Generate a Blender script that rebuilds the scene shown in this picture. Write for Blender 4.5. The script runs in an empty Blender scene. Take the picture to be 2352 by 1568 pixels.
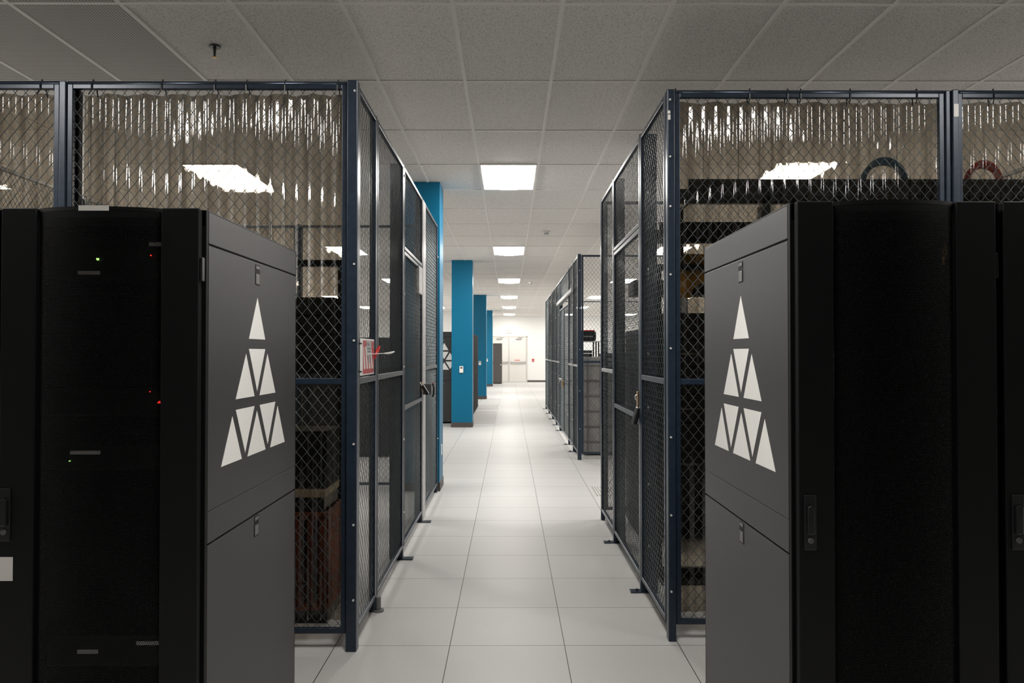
import bpy, math, random
import numpy as np
from mathutils import Vector
C = bpy.context.scene.collection
S = bpy.context.scene
random.seed(4)
# ------------------------------------------------------------------ camera
cam = bpy.data.cameras.new('camera'); camo = bpy.data.objects.new('camera', cam); C.objects.link(camo)
cam.sensor_width = 36; cam.lens = 36*1775/2352; cam.clip_start = 0.05; cam.clip_end = 200
camo.location = (0, 0, 1.558)
camo.rotation_euler = (math.radians(90.807), 0, math.radians(-0.19))
S.camera = camo
# ------------------------------------------------------------------ world, exposure
w = bpy.data.worlds.new('world'); S.world = w; w.use_nodes = True
w.node_tree.nodes['Background'].inputs[0].default_value = (0.5, 0.5, 0.5, 1)
w.node_tree.nodes['Background'].inputs[1].default_value = 0.02
S.view_settings.view_transform = 'Standard'; S.view_settings.look = 'None'
S.view_settings.gamma = 1; S.view_settings.exposure = 0.0; S.view_settings.use_curve_mapping = False
LAMP = 34.0
S.cycles.max_bounces = 10; S.cycles.diffuse_bounces = 5; S.cycles.glossy_bounces = 4
S.cycles.transparent_max_bounces = 24; S.cycles.sample_clamp_indirect = 6
S.cycles.caustics_reflective = False

# ------------------------------------------------------------------ materials
def mat(name, col, rough=0.5, metal=0.0, spec=0.5, emit=None, es=0.0):
    m = bpy.data.materials.new(name); m.use_nodes = True
    b = m.node_tree.nodes['Principled BSDF']
    b.inputs['Base Color'].default_value = (*col, 1); b.inputs['Roughness'].default_value = rough
    b.inputs['Metallic'].default_value = metal; b.inputs['Specular IOR Level'].default_value = spec
    if emit:
        b.inputs['Emission Color'].default_value = (*emit, 1); b.inputs['Emission Strength'].default_value = es
    return m
def nd(m, t, **k):
    n = m.node_tree.nodes.new(t)
    for a, b in k.items(): setattr(n, a, b)
    return n
def lk(m, a, b): m.node_tree.links.new(a, b)
def math_n(m, op, a, b=None, c=None):
    n = nd(m, 'ShaderNodeMath', operation=op)
    for i, v in enumerate((a, b, c)):
        if v is None: continue
        if hasattr(v, 'links'): lk(m, v, n.inputs[i])
        else: n.inputs[i].default_value = v
    return n.outputs[0]
def bsdf(m): return m.node_tree.nodes['Principled BSDF']
def noise_col(m, c1, c2, scale, detail=4, lo=0.35, hi=0.65, bump=0.0, coord='Object', bdist=0.001):
    tc = nd(m, 'ShaderNodeTexCoord'); n = nd(m, 'ShaderNodeTexNoise'); n.inputs['Scale'].default_value = scale
    n.inputs['Detail'].default_value = detail
    lk(m, tc.outputs[coord], n.inputs['Vector'])
    r = nd(m, 'ShaderNodeValToRGB'); r.color_ramp.elements[0].position = lo; r.color_ramp.elements[1].position = hi
    r.color_ramp.elements[0].color = (*c1, 1); r.color_ramp.elements[1].color = (*c2, 1)
    lk(m, n.outputs['Fac'], r.inputs[0]); lk(m, r.outputs[0], bsdf(m).inputs['Base Color'])
    if bump:
        b = nd(m, 'ShaderNodeBump'); b.inputs['Strength'].default_value = bump; b.inputs['Distance'].default_value = bdist
        lk(m, n.outputs['Fac'], b.inputs['Height']); lk(m, b.outputs[0], bsdf(m).inputs['Normal'])
    return r

M = {}
M['navy'] = mat('navy_paint', (0.018, 0.028, 0.046), 0.33, 0.2); noise_col(M['navy'], (0.014, 0.024, 0.040), (0.020, 0.032, 0.052), 30)
M['wire'] = mat('dark_wire', (0.075, 0.088, 0.092), 0.28, 0.6)
M['galv'] = mat('pale_steel', (0.46, 0.45, 0.44), 0.4, 0.3); noise_col(M['galv'], (0.40, 0.39, 0.39), (0.52, 0.51, 0.50), 25)
M['rail'] = mat('glossy_navy_pipe', (0.05, 0.065, 0.09), 0.17, 0.6)
M['bolt'] = mat('zinc_bolt', (0.78, 0.78, 0.78), 0.3, 0.35)
M['black'] = mat('black_powder', (0.010, 0.011, 0.012), 0.5, spec=0.2); noise_col(M['black'], (0.0035, 0.004, 0.0042), (0.005, 0.0055, 0.006), 200)
M['rackside'] = mat('charcoal_panel', (0.04, 0.04, 0.042), 0.42); noise_col(M['rackside'], (0.028, 0.028, 0.030), (0.036, 0.0355, 0.036), 420, 2, bump=0.15, bdist=0.0004)
M['emblem'] = mat('white_vinyl', (0.78, 0.77, 0.74), 0.45); noise_col(M['emblem'], (0.77, 0.76, 0.735), (0.79, 0.78, 0.755), 60)
M['plastic'] = mat('black_plastic', (0.013, 0.014, 0.015), 0.3)
M['latch'] = mat('latch_grey', (0.10, 0.097, 0.093), 0.35)
M['teal'] = mat('teal_wall_paint', (0.0, 0.12, 0.24), 0.42, spec=0.3); noise_col(M['teal'], (0.0, 0.128, 0.245), (0.0, 0.138, 0.26), 180, 2, bump=0.1, bdist=0.0005)
M['wall'] = mat('white_wall_paint', (0.80, 0.79, 0.77), 0.6); noise_col(M['wall'], (0.79, 0.785, 0.77), (0.82, 0.815, 0.80), 90, 2, bump=0.1, bdist=0.0005)
M['door'] = mat('offwhite_door', (0.74, 0.72, 0.68), 0.4); noise_col(M['door'], (0.73, 0.71, 0.67), (0.76, 0.74, 0.70), 50)
M['doortrim'] = mat('door_frame_paint', (0.62, 0.59, 0.54), 0.4)
M['base'] = mat('dark_cove_base', (0.07, 0.06, 0.055), 0.5)
M['white'] = mat('white_plastic', (0.8, 0.8, 0.78), 0.35)
M['red'] = mat('red_plastic', (0.55, 0.03, 0.025), 0.35)
M['redtext'] = mat('red_lettering', (0.75, 0.10, 0.06), 0.5)
M['brass'] = mat('brass', (0.55, 0.36, 0.16), 0.3, 0.8)
M['tee'] = mat('white_tee_bar', (0.82, 0.79, 0.76), 0.45)
M['grey'] = mat('grey_cabinet', (0.19, 0.185, 0.175), 0.45); noise_col(M['grey'], (0.17, 0.166, 0.158), (0.21, 0.205, 0.195), 12)
M['greydoor'] = mat('dark_grey_cabinet', (0.11, 0.10, 0.095), 0.45)
M['gear'] = mat('black_equipment', (0.012, 0.014, 0.016), 0.6, spec=0.15); noise_col(M['gear'], (0.005, 0.006, 0.007), (0.012, 0.013, 0.014), 40)
M['yellow'] = mat('yellow_duct', (0.55, 0.30, 0.03), 0.4)
M['orange'] = mat('orange_cable', (0.55, 0.10, 0.02), 0.45)
M['cred'] = mat('red_cable', (0.35, 0.03, 0.02), 0.5)
M['cblue'] = mat('blue_cable', (0.01, 0.07, 0.14), 0.5)
M['cwhite'] = mat('white_cable', (0.55, 0.53, 0.5), 0.5)
M['label'] = mat('paper_label', (0.75, 0.73, 0.70), 0.6)
M['ink'] = mat('grey_ink', (0.10, 0.12, 0.18), 0.6)
M['greyink'] = mat('pale_grey_ink', (0.45, 0.45, 0.45), 0.6)
M['signred'] = mat('sign_red', (0.45, 0.02, 0.025), 0.4)
M['ledg'] = mat('green_led', (0.1, 0.4, 0.05), 0.4, emit=(0.35, 1, 0.15), es=4)
M['ledr'] = mat('red_led', (0.5, 0.02, 0.02), 0.4, emit=(1, 0.02, 0.01), es=3)
M['diffuser'] = mat('lit_diffuser', (0.9, 0.9, 0.9), 0.5, emit=(1.0, 0.965, 0.915), es=LAMP)
M['exit'] = mat('exit_sign_face', (0.9, 0.7, 0.6), 0.5, emit=(1.0, 0.80, 0.68), es=0.5)
M['pallet'] = mat('rust_orange_crate', (0.16, 0.035, 0.012), 0.6); noise_col(M['pallet'], (0.10, 0.02, 0.008), (0.22, 0.05, 0.015), 9)
M['carton'] = mat('pale_carton', (0.42, 0.38, 0.30), 0.7)
M['foot'] = mat('grey_foot', (0.12, 0.12, 0.12), 0.5)

# floor: 24 inch access tiles with thin dark joints
def tile_mask(m, px, ox, py, oy, jw):
    g = nd(m, 'ShaderNodeNewGeometry'); s = nd(m, 'ShaderNodeSeparateXYZ'); lk(m, g.outputs['Position'], s.inputs[0])
    res = []
    for o, p, off in ((s.outputs[0], px, ox), (s.outputs[1], py, oy)):
        a = math_n(m, 'SUBTRACT', o, off); a = math_n(m, 'DIVIDE', a, p)
        fr = math_n(m, 'FRACT', math_n(m, 'ADD', a, 200.5))
        d = math_n(m, 'MULTIPLY', math_n(m, 'ABSOLUTE', math_n(m, 'SUBTRACT', fr, 0.5)), p)
        res.append((math_n(m, 'LESS_THAN', d, jw), math_n(m, 'FLOOR', a)))
    return math_n(m, 'MAXIMUM', res[0][0], res[1][0]), res[0][1], res[1][1]
fm = mat('floor_tiles', (0.6, 0.58, 0.55), 0.28, spec=0.3)
mask, ix, iy = tile_mask(fm, 0.6096, -0.3165, 0.6096, 4.133, 0.0022)
tc = nd(fm, 'ShaderNodeTexCoord')
n1 = nd(fm, 'ShaderNodeTexNoise'); n1.inputs['Scale'].default_value = 230; n1.inputs['Detail'].default_value = 3; lk(fm, tc.outputs['Object'], n1.inputs['Vector'])
r1 = nd(fm, 'ShaderNodeValToRGB'); r1.color_ramp.elements[0].position = 0.3; r1.color_ramp.elements[1].position = 0.62
r1.color_ramp.elements[0].color = (0.45, 0.443, 0.432, 1); r1.color_ramp.elements[1].color = (0.60, 0.597, 0.586, 1)
lk(fm, n1.outputs['Fac'], r1.inputs[0])
wn = nd(fm, 'ShaderNodeTexWhiteNoise', noise_dimensions='2D'); cx = nd(fm, 'ShaderNodeCombineXYZ'); lk(fm, ix, cx.inputs[0]); lk(fm, iy, cx.inputs[1]); lk(fm, cx.outputs[0], wn.inputs['Vector'])
hs = nd(fm, 'ShaderNodeHueSaturation'); lk(fm, r1.outputs[0], hs.inputs['Color']); lk(fm, math_n(fm, 'MULTIPLY_ADD', wn.outputs['Value'], 0.05, 0.975), hs.inputs['Value'])
mx = nd(fm, 'ShaderNodeMix', data_type='RGBA'); lk(fm, mask, mx.inputs[0]); lk(fm, hs.outputs[0], mx.inputs[6]); mx.inputs[7].default_value = (0.06, 0.055, 0.05, 1)
lk(fm, mx.outputs[2], bsdf(fm).inputs['Base Color'])
n2 = nd(fm, 'ShaderNodeTexNoise'); n2.inputs['Scale'].default_value = 1.6; n2.inputs['Detail'].default_value = 5; lk(fm, tc.outputs['Object'], n2.inputs['Vector'])
lk(fm, math_n(fm, 'MULTIPLY_ADD', n2.outputs['Fac'], 0.06, 0.40), bsdf(fm).inputs['Roughness'])
M['floor'] = fm
# mineral fibre ceiling tile
cm = mat('ceiling_tile', (0.7, 0.66, 0.61), 0.8)
tc = nd(cm, 'ShaderNodeTexCoord')
n1 = nd(cm, 'ShaderNodeTexNoise'); n1.inputs['Scale'].default_value = 95; n1.inputs['Detail'].default_value = 5; n1.inputs['Distortion'].default_value = 0.6; lk(cm, tc.outputs['Object'], n1.inputs['Vector'])
r1 = nd(cm, 'ShaderNodeValToRGB'); r1.color_ramp.elements[0].position = 0.33; r1.color_ramp.elements[1].position = 0.5
r1.color_ramp.elements[0].color = (0.50, 0.475, 0.445, 1); r1.color_ramp.elements[1].color = (0.83, 0.80, 0.765, 1)
lk(cm, n1.outputs['Fac'], r1.inputs[0]); lk(cm, r1.outputs[0], bsdf(cm).inputs['Base Color'])
bb = nd(cm, 'ShaderNodeBump'); bb.inputs['Strength'].default_value = 0.35; bb.inputs['Distance'].default_value = 0.002
lk(cm, n1.outputs['Fac'], bb.inputs['Height']); lk(cm, bb.outputs[0], bsdf(cm).inputs['Normal'])
M['ceiling'] = cm
# generic dotted (perforated) opaque material
def dots(name, base, hole, pitch, rad, ax=(0, 1)):
    m = mat(name, base, 0.5)
    tc = nd(m, 'ShaderNodeTexCoord'); s = nd(m, 'ShaderNodeSeparateXYZ'); lk(m, tc.outputs['Object'], s.inputs[0])
    u = math_n(m, 'DIVIDE', s.outputs[ax[0]], pitch); v = math_n(m, 'DIVIDE', s.outputs[ax[1]], pitch)
    fu = math_n(m, 'SUBTRACT', math_n(m, 'FRACT', math_n(m, 'ADD', u, 500)), 0.5); fv = math_n(m, 'SUBTRACT', math_n(m, 'FRACT', math_n(m, 'ADD', v, 500)), 0.5)
    d = math_n(m, 'SQRT', math_n(m, 'ADD', math_n(m, 'MULTIPLY', fu, fu), math_n(m, 'MULTIPLY', fv, fv)))
    k = math_n(m, 'LESS_THAN', d, rad)
    mx = nd(m, 'ShaderNodeMix', data_type='RGBA'); lk(m, k, mx.inputs[0]); mx.inputs[6].default_value = (*base, 1); mx.inputs[7].default_value = (*hole, 1)
    lk(m, mx.outputs[2], bsdf(m).inputs['Base Color'])
    return m
M['perfceil'] = dots('perforated_ceiling', (0.52, 0.48, 0.45), (0.10, 0.09, 0.085), 0.018, 0.36)
M['perffloor'] = dots('perforated_floor', (0.60, 0.585, 0.56), (0.04, 0.04, 0.04), 0.030, 0.30)
# see-through perforated rack door (round holes on a staggered grid)
pm = mat('perforated_black_steel', (0.003, 0.0033, 0.0036), 0.5, spec=0.2)
tc = nd(pm, 'ShaderNodeTexCoord'); s = nd(pm, 'ShaderNodeSeparateXYZ'); lk(pm, tc.outputs['Object'], s.inputs[0])
P = 0.0052
def hexk(du, dv):
    u = math_n(pm, 'ADD', math_n(pm, 'DIVIDE', s.outputs[0], P), 500 + du); v = math_n(pm, 'ADD', math_n(pm, 'DIVIDE', s.outputs[2], P*1.732), 500 + dv)
    fu = math_n(pm, 'SUBTRACT', math_n(pm, 'FRACT', u), 0.5); fv = math_n(pm, 'MULTIPLY', math_n(pm, 'SUBTRACT', math_n(pm, 'FRACT', v), 0.5), 1.732)
    return math_n(pm, 'LESS_THAN', math_n(pm, 'SQRT', math_n(pm, 'ADD', math_n(pm, 'MULTIPLY', fu, fu), math_n(pm, 'MULTIPLY', fv, fv))), 0.37)
hole = math_n(pm, 'MAXIMUM', hexk(0, 0), hexk(0.5, 0.5))
tr = nd(pm, 'ShaderNodeBsdfTransparent'); ms = nd(pm, 'ShaderNodeMixShader')
lk(pm, hole, ms.inputs[0]); lk(pm, bsdf(pm).outputs[0], ms.inputs[1]); lk(pm, tr.outputs[0], ms.inputs[2])
lk(pm, ms.outputs[0], pm.node_tree.nodes['Material Output'].inputs['Surface'])
M['perf'] = pm
# smoky clear corrugated plastic
vm = bpy.data.materials.new('smoky_clear_plastic'); vm.use_nodes = True
vm.node_tree.nodes.remove(bsdf(vm))
fr = nd(vm, 'ShaderNodeFresnel'); fr.inputs['IOR'].default_value = 1.5
geo = nd(vm, 'ShaderNodeNewGeometry')
fac = math_n(vm, 'MAXIMUM', math_n(vm, 'MINIMUM', math_n(vm, 'MULTIPLY', fr.outputs[0], 1.0), 0.35), 0.04)
fr.inputs['IOR'].default_value = 1.45
trn = nd(vm, 'ShaderNodeBsdfTransparent'); gl = nd(vm, 'ShaderNodeBsdfGlossy'); gl.inputs['Roughness'].default_value = 0.035
nz = nd(vm, 'ShaderNodeTexNoise'); nz.inputs['Scale'].default_value = 1.0; nz.inputs['Detail'].default_value = 4
mp = nd(vm, 'ShaderNodeMapping'); mp.inputs['Scale'].default_value = (26, 26, 0.8); tcv = nd(vm, 'ShaderNodeTexCoord')
lk(vm, tcv.outputs['Object'], mp.inputs[0]); lk(vm, mp.outputs[0], nz.inputs['Vector'])
rv = nd(vm, 'ShaderNodeValToRGB'); rv.color_ramp.elements[0].color = (0.24, 0.205, 0.16, 1); rv.color_ramp.elements[1].color = (0.52, 0.465, 0.385, 1)
rv.color_ramp.elements[0].position = 0.36; rv.color_ramp.elements[1].position = 0.6  # strong tint contrast, its vertical streaks stand in for highlights on the corrugations
lk(vm, nz.outputs['Fac'], rv.inputs[0]); lk(vm, rv.outputs[0], trn.inputs[0])
tl = nd(vm, 'ShaderNodeBsdfTranslucent'); tl.inputs[0].default_value = (0.30, 0.265, 0.21, 1)
m0 = nd(vm, 'ShaderNodeMixShader'); m0.inputs[0].default_value = 0.025; lk(vm, trn.outputs[0], m0.inputs[1]); lk(vm, tl.outputs[0], m0.inputs[2])
rf = nd(vm, 'ShaderNodeBsdfRefraction'); rf.inputs['IOR'].default_value = 1.03; rf.inputs['Roughness'].default_value = 0.16; rf.inputs[0].default_value = (0.5, 0.43, 0.34, 1)
m1 = nd(vm, 'ShaderNodeMixShader'); m1.inputs[0].default_value = 0.11; lk(vm, m0.outputs[0], m1.inputs[1]); lk(vm, rf.outputs[0], m1.inputs[2]); m0 = m1
ms = nd(vm, 'ShaderNodeMixShader'); lk(vm, fac, ms.inputs[0]); lk(vm, m0.outputs[0], ms.inputs[1]); lk(vm, gl.outputs[0], ms.inputs[2])
lk(vm, ms.outputs[0], vm.node_tree.nodes['Material Output'].inputs['Surface'])
M['vinyl'] = vm

# ------------------------------------------------------------------ mesh helpers
class MB:
    def __init__(s): s.v = []; s.f = []
    def box(s, x0, x1, y0, y1, z0, z1):
        if x0 > x1: x0, x1 = x1, x0
        if y0 > y1: y0, y1 = y1, y0
        if z0 > z1: z0, z1 = z1, z0
        b = len(s.v)
        s.v += [(x, y, z) for x in (x0, x1) for y in (y0, y1) for z in (z0, z1)]
        for q in ((0, 1, 3, 2), (4, 6, 7, 5), (0, 4, 5, 1), (2, 3, 7, 6), (0, 2, 6, 4), (1, 5, 7, 3)): s.f.append(tuple(b+i for i in q))
        return s
    def prism(s, pts, axis, a0, a1):   # pts 2D polygon, extruded along axis
        b = len(s.v); n = len(pts)
        def P(p, a):
            return {'x': (a, p[0], p[1]), 'y': (p[0], a, p[1]), 'z': (p[0], p[1], a)}[axis]
        for a in (a0, a1): s.v += [P(p, a) for p in pts]
        s.f.append(tuple(b+i for i in range(n))); s.f.append(tuple(b+n+i for i in reversed(range(n))))
        for i in range(n): s.f.append((b+i, b+(i+1) % n, b+n+(i+1) % n, b+n+i))
        return s
    def tube(s, pts, r, n=8, cap=True):
        pts = [Vector(p) for p in pts]; b = len(s.v); k = len(pts)
        up = None
        for i, p in enumerate(pts):
            t = (pts[min(i+1, k-1)] - pts[max(i-1, 0)]).normalized()
            if up is None: up = Vector((0, 0, 1)) if abs(t.z) < 0.9 else Vector((1, 0, 0))
            a = t.cross(up).normalized(); c = a.cross(t).normalized(); up = c
            rr = r[i] if isinstance(r, (list, tuple)) else r
            for j in range(n):
                th = 2*math.pi*j/n; q = p + a*math.cos(th)*rr + c*math.sin(th)*rr; s.v.append(tuple(q))
        for i in range(k-1):
            for j in range(n): s.f.append((b+i*n+j, b+i*n+(j+1) % n, b+(i+1)*n+(j+1) % n, b+(i+1)*n+j))
        if cap: s.f.append(tuple(b+j for j in reversed(range(n)))); s.f.append(tuple(b+(k-1)*n+j for j in range(n)))
        return s
    def build(s, name, m, parent=None, bevel=0.0, smooth=False, seg=2):
        me = bpy.data.meshes.new(name); off = org(parent)
        me.from_pydata([(x-off[0], y-off[1], z-off[2]) for x, y, z in s.v], [], s.f); me.update()
        return link(name, me, m, parent, bevel, smooth, seg)
def org(p):
    o = Vector((0, 0, 0))
    while p is not None: o += p.location; p = p.parent
    return o
def link(name, me, m, parent=None, bevel=0.0, smooth=False, seg=2):
    import bmesh
    if len(me.polygons) < 20000:
        bm = bmesh.new(); bm.from_mesh(me); bmesh.ops.recalc_face_normals(bm, faces=bm.faces); bm.to_mesh(me); bm.free()
    o = bpy.data.objects.new(name, me); C.objects.link(o); me.materials.append(m if not isinstance(m, str) else M[m])
    if parent: o.parent = parent
    if smooth: me.polygons.foreach_set('use_smooth', [True]*len(me.polygons))
    if bevel:
        b = o.modifiers.new('bevel', 'BEVEL'); b.width = bevel; b.segments = seg; b.limit_method = 'ANGLE'
    return o
def tag(o, label, cat, group=None):
    o['label'] = label; o['category'] = cat
    if group: o['group'] = group
    return o
def thing(name, label, cat, loc=(0, 0, 0), group=None):
    o = bpy.data.objects.new(name, None); C.objects.link(o); o.location = loc; o.empty_display_size = 0.1
    return tag(o, label, cat, group)
def struct(o): o['kind'] = 'structure'; return o
def dup(root, loc, label, rz=None, group=None):
    def cp(o, par):
        c = o.copy(); C.objects.link(c); c.parent = par
        for ch in list(o.children): cp(ch, c)
        return c
    r = cp(root, None); r.location = loc; r['label'] = label
    if rz is not None: r.rotation_euler = (0, 0, rz)
    if group: r['group'] = group
    return r
def circle(r, n=16): return [(r*math.cos(2*math.pi*i/n), r*math.sin(2*math.pi*i/n)) for i in range(n)]
def disc(mb, cx, cy, cz, r, h, axis='z', n=16):
    c = circle(r, n)
    if axis == 'z': mb.prism([(cx+a, cy+b) for a, b in c], 'z', cz, cz+h)
    if axis == 'y': mb.prism([(cx+a, cz+b) for a, b in c], 'y', cy, cy+h)
    if axis == 'x': mb.prism([(cy+a, cz+b) for a, b in c], 'x', cx, cx+h)
    return mb
def text_obj(name, body, size, m, parent, loc, rot, ext=0.0008):
    cu = bpy.data.curves.new(name, 'FONT'); cu.body = body; cu.size = size; cu.extrude = ext; cu.align_x = 'CENTER'; cu.align_y = 'CENTER'
    t = bpy.data.objects.new(name, cu); C.objects.link(t)
    bpy.context.view_layer.update()
    me = bpy.data.meshes.new_from_object(t.evaluated_get(bpy.context.evaluated_depsgraph_get())); bpy.data.objects.remove(t)
    o = bpy.data.objects.new(name, me); C.objects.link(o); me.materials.clear(); me.materials.append(M[m]); o.parent = parent
    o.location = Vector(loc) - org(parent); o.rotation_euler = rot
    return o

WR = 0.00175
def wire_mesh(name, axis, a, u0, u1, z0, z1, parent, pu=0.0279, pz=0.0344, r=WR, sides=4):
    """woven chain-link: zigzag wires hooked into each other; axis 'y' lies in plane y=a (u=x), axis 'x' in plane x=a (u=y)"""
    nu = max(1, round((u1-u0)/pu)); nz_ = max(1, round((z1-z0)/pz)); du = (u1-u0)/nu; dz = (z1-z0)/nz_
    I, J = np.meshgrid(np.arange(nu), np.arange(nz_), indexing='ij'); I = I.ravel(); J = J.ravel()
    par = (I + J) % 2
    e = 0.0012; dep = r*1.1
    uL = u0 + I*du - e; uR = u0 + (I+1)*du + e
    uL = np.clip(uL, u0, u1); uR = np.clip(uR, u0, u1)
    ua = np.where(par == 0, uL, uR); ub = np.where(par == 0, uR, uL)
    da = np.where(par == 0, dep, -dep); db = -da
    za = z0 + J*dz; zb = za + dz
    A = np.stack([ua, da, za], 1); B = np.stack([ub, db, zb], 1)
    T = B-A; T /= np.linalg.norm(T, axis=1, keepdims=True)
    D = np.tile(np.array([0., 1., 0.]), (len(A), 1)); N1 = np.cross(T, D); N1 /= np.linalg.norm(N1, axis=1, keepdims=True); N2 = np.cross(T, N1)
    V = []
    for E in (A, B):
        for k in range(sides):
            th = 2*math.pi*k/sides + math.pi/4
            V.append(E + r*(math.cos(th)*N1 + math.sin(th)*N2))
    V = np.stack(V, 1).reshape(-1, 3)
    n = len(A); base = (np.arange(n)*2*sides)[:, None]
    F = np.concatenate([base + np.array([[k, (k+1) % sides, sides+(k+1) % sides, sides+k]]) for k in range(sides)], 0)
    if axis == 'y': W = np.stack([V[:, 0], a + V[:, 1], V[:, 2]], 1)
    else: W = np.stack([a + V[:, 1], V[:, 0], V[:, 2]], 1); 
    W = W - np.array(org(parent))
    me = bpy.data.meshes.new(name)
    me.vertices.add(len(W)); me.vertices.foreach_set('co', W.ravel().astype(np.float32))
    me.loops.add(F.size); me.loops.foreach_set('vertex_index', F.ravel().astype(np.int32))
    me.polygons.add(len(F)); me.polygons.foreach_set('loop_start', np.arange(0, F.size, 4, dtype=np.int32))
    me.update(calc_edges=True); me.validate()
    me.polygons.foreach_set('use_smooth', [True]*len(me.polygons))
    o = bpy.data.objects.new(name, me); C.objects.link(o); me.materials.append(M['wire']); o.parent = parent
    return o

# ------------------------------------------------------------------ room shell
XL, XR, YN, YF, ZC = -7.4, 8.6, -1.8, 40.7, 3.478
struct(MB().box(XL, XR, YN, YF, -0.05, 0).build('floor', 'floor'))
struct(MB().box(XL-0.1, XR+0.1, YN-0.1, YF+0.1, ZC+0.004, ZC+0.06).build('ceiling', 'ceiling'))
struct(MB().box(XL-0.1, XL, YN, YF, 0, ZC+0.004).build('wall_left', 'wall'))
struct(MB().box(XR, XR+0.1, YN, YF, 0, ZC+0.004).build('wall_right', 'wall'))
struct(MB().box(XL, XR, YF, YF+0.1, 0, ZC+0.004).build('wall_back', 'wall'))
struct(MB().box(XL, XR, YN-0.1, YN, 0, ZC+0.004).build('wall_bounce_blocker', 'black'))  # unseen wall behind the camera, black and set close to cut bounce light
struct(MB().box(XL, -1.45, 36.2, YF, 0, ZC+0.004).build('wall_back_left', 'wall'))
struct(MB().box(0.93, XR, YF-0.015, YF, 0, 0.09).build('baseboard_back', 'base'))
# tee-bar grid
GX = [-0.010 + 0.6096*(k+0.5) for k in range(-12, 14)]; GX = [g for g in GX if XL < g < XR]
GY = [7.89 + 1.2192*k for k in range(-10, 27)]; GY = [g for g in GY if YN < g < YF]
g = MB()
for x in GX: g.box(x-0.012, x+0.012, YN, YF, ZC-0.003, ZC+0.004)
for y in GY: g.box(XL, XR, y-0.012, y+0.012, ZC-0.0025, ZC+0.004)
struct(g.build('trim_1', 'tee'))
# perforated metal tiles in the ceiling, near left
g = MB()
for a in range(3):
    for b in range(4):
        x1 = GX[0]; 
        xr = -2.144 - 0.6096*a; yr = 5.4516 - 1.2192*b
        g.box(xr-0.6096+0.013, xr-0.013, yr-1.2192+0.013, yr-0.013, ZC-0.0005, ZC+0.004)
struct(g.build('trim_3', 'perfceil'))
# double doors in the back wall
yd = YF
fr_ = struct(MB().box(-0.98, -0.92, yd-0.05, yd, 0, 2.40).box(0.88, 0.94, yd-0.05, yd, 0, 2.40).box(-0.98, 0.94, yd-0.05, yd, 2.36, 2.42).box(-0.045, -0.005, yd-0.055, yd, 0, 2.36).build('trim_2', 'doortrim', bevel=0.004))
for i, (a, b, s) in enumerate(((-0.92, -0.045, -1), (-0.005, 0.88, 1))):
    dr = struct(MB().box(a+0.005, b-0.005, yd-0.04, yd-0.002, 0.01, 2.355).build('door_%d' % (i+1), 'door', bevel=0.003))
    MB().box(a+0.05, b-0.03, yd-0.12, yd-0.08, 1.02, 1.07).box(a+0.05, a+0.09, yd-0.09, yd-0.04, 1.0, 1.09).box(b-0.07, b-0.03, yd-0.09, yd-0.04, 1.0, 1.09).build('push_bar', 'galv', dr, 0.004)
    MB().box(a+0.25 if s < 0 else b-0.55, a+0.55 if s < 0 else b-0.25, yd-0.10, yd-0.04, 2.24, 2.31).box((a+0.40)-0.02 if s < 0 else b-0.42, (a+0.40)+0.25 if s < 0 else b-0.15, yd-0.07, yd-0.05, 2.33, 2.345).build('door_closer', 'galv', dr, 0.004)
    cxp = (a+b)/2 - 0.03
    MB().box(cxp-0.14, cxp+0.14, yd-0.042, yd-0.040, 1.13, 1.165).build('warning_strip', 'redtext', dr)
# exit sign
t = thing('exit_sign', 'small pale exit sign on the back wall above the double doors', 'sign', (-0.03, YF-0.04, 2.62))
MB().box(-0.19, 0.13, YF-0.05, YF, 2.58, 2.80).build('housing', 'white', t, 0.004)
MB().box(-0.175, 0.115, YF-0.053, YF-0.05, 2.595, 2.785).build('face', 'exit', t)
text_obj('lettering', 'EXIT', 0.13, 'redtext', t, (-0.03, YF-0.054, 2.69), (math.pi/2, 0, 0))
t = thing('fire_alarm_pull', 'red fire alarm pull station on the white wall right of the double doors', 'alarm', (1.24, YF, 1.1))
MB().box(1.19, 1.30, YF-0.04, YF, 1.08, 1.22).build('housing', 'red', t, 0.006)
MB().box(1.215, 1.275, YF-0.055, YF-0.04, 1.13, 1.15).build('handle', 'white', t, 0.003)

# ------------------------------------------------------------------ teal columns
col_specs = [(-1.22, -0.785, 8.70, 9.14, 'nearest'), (-1.206, -0.772, 16.1, 16.54, 'second'), (-1.206, -0.772, 25.8, 26.24, 'third'), (-1.206, -0.775, 35.4, 35.84, 'farthest')]
lab = ['teal painted square column at the far end of the left cage, the nearest one', 'teal square column with a white card reader, standing free in front of black racks',
       'teal square column third from the camera, beyond the black rack row', 'farthest teal square column near the grey cabinet and double doors']
for (x0, x1, y0, y1, _), l in zip(col_specs, lab):
    t = thing('column', l, 'column', ((x0+x1)/2, (y0+y1)/2, 0), 'teal columns along the left of the aisle')
    MB().box(x0, x1, y0, y1, 0, ZC+0.003).build('shaft', 'teal', t, 0.004)
    MB().box(x0-0.008, x1+0.008, y0-0.008, y1+0.008, 0, 0.10).build('base_trim', 'base', t, 0.004)
rl = ['white card reader on the second teal column', 'white card reader on the third teal column', 'white card reader on the farthest teal column']
for (px, Y), l in zip((((-1.0), 16.1), ((-0.985), 25.8), ((-1.03), 35.4)), rl):
    t = thing('card_reader', l, 'card reader', (px, Y-0.02, 1.2), 'card readers on the teal columns')
    MB().box(px-0.04, px+0.04, Y-0.03, Y, 1.135, 1.27).build('case', 'white', t, 0.006)
    MB().box(px-0.022, px+0.022, Y-0.032, Y-0.03, 1.225, 1.25).build('display', 'plastic', t)
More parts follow.
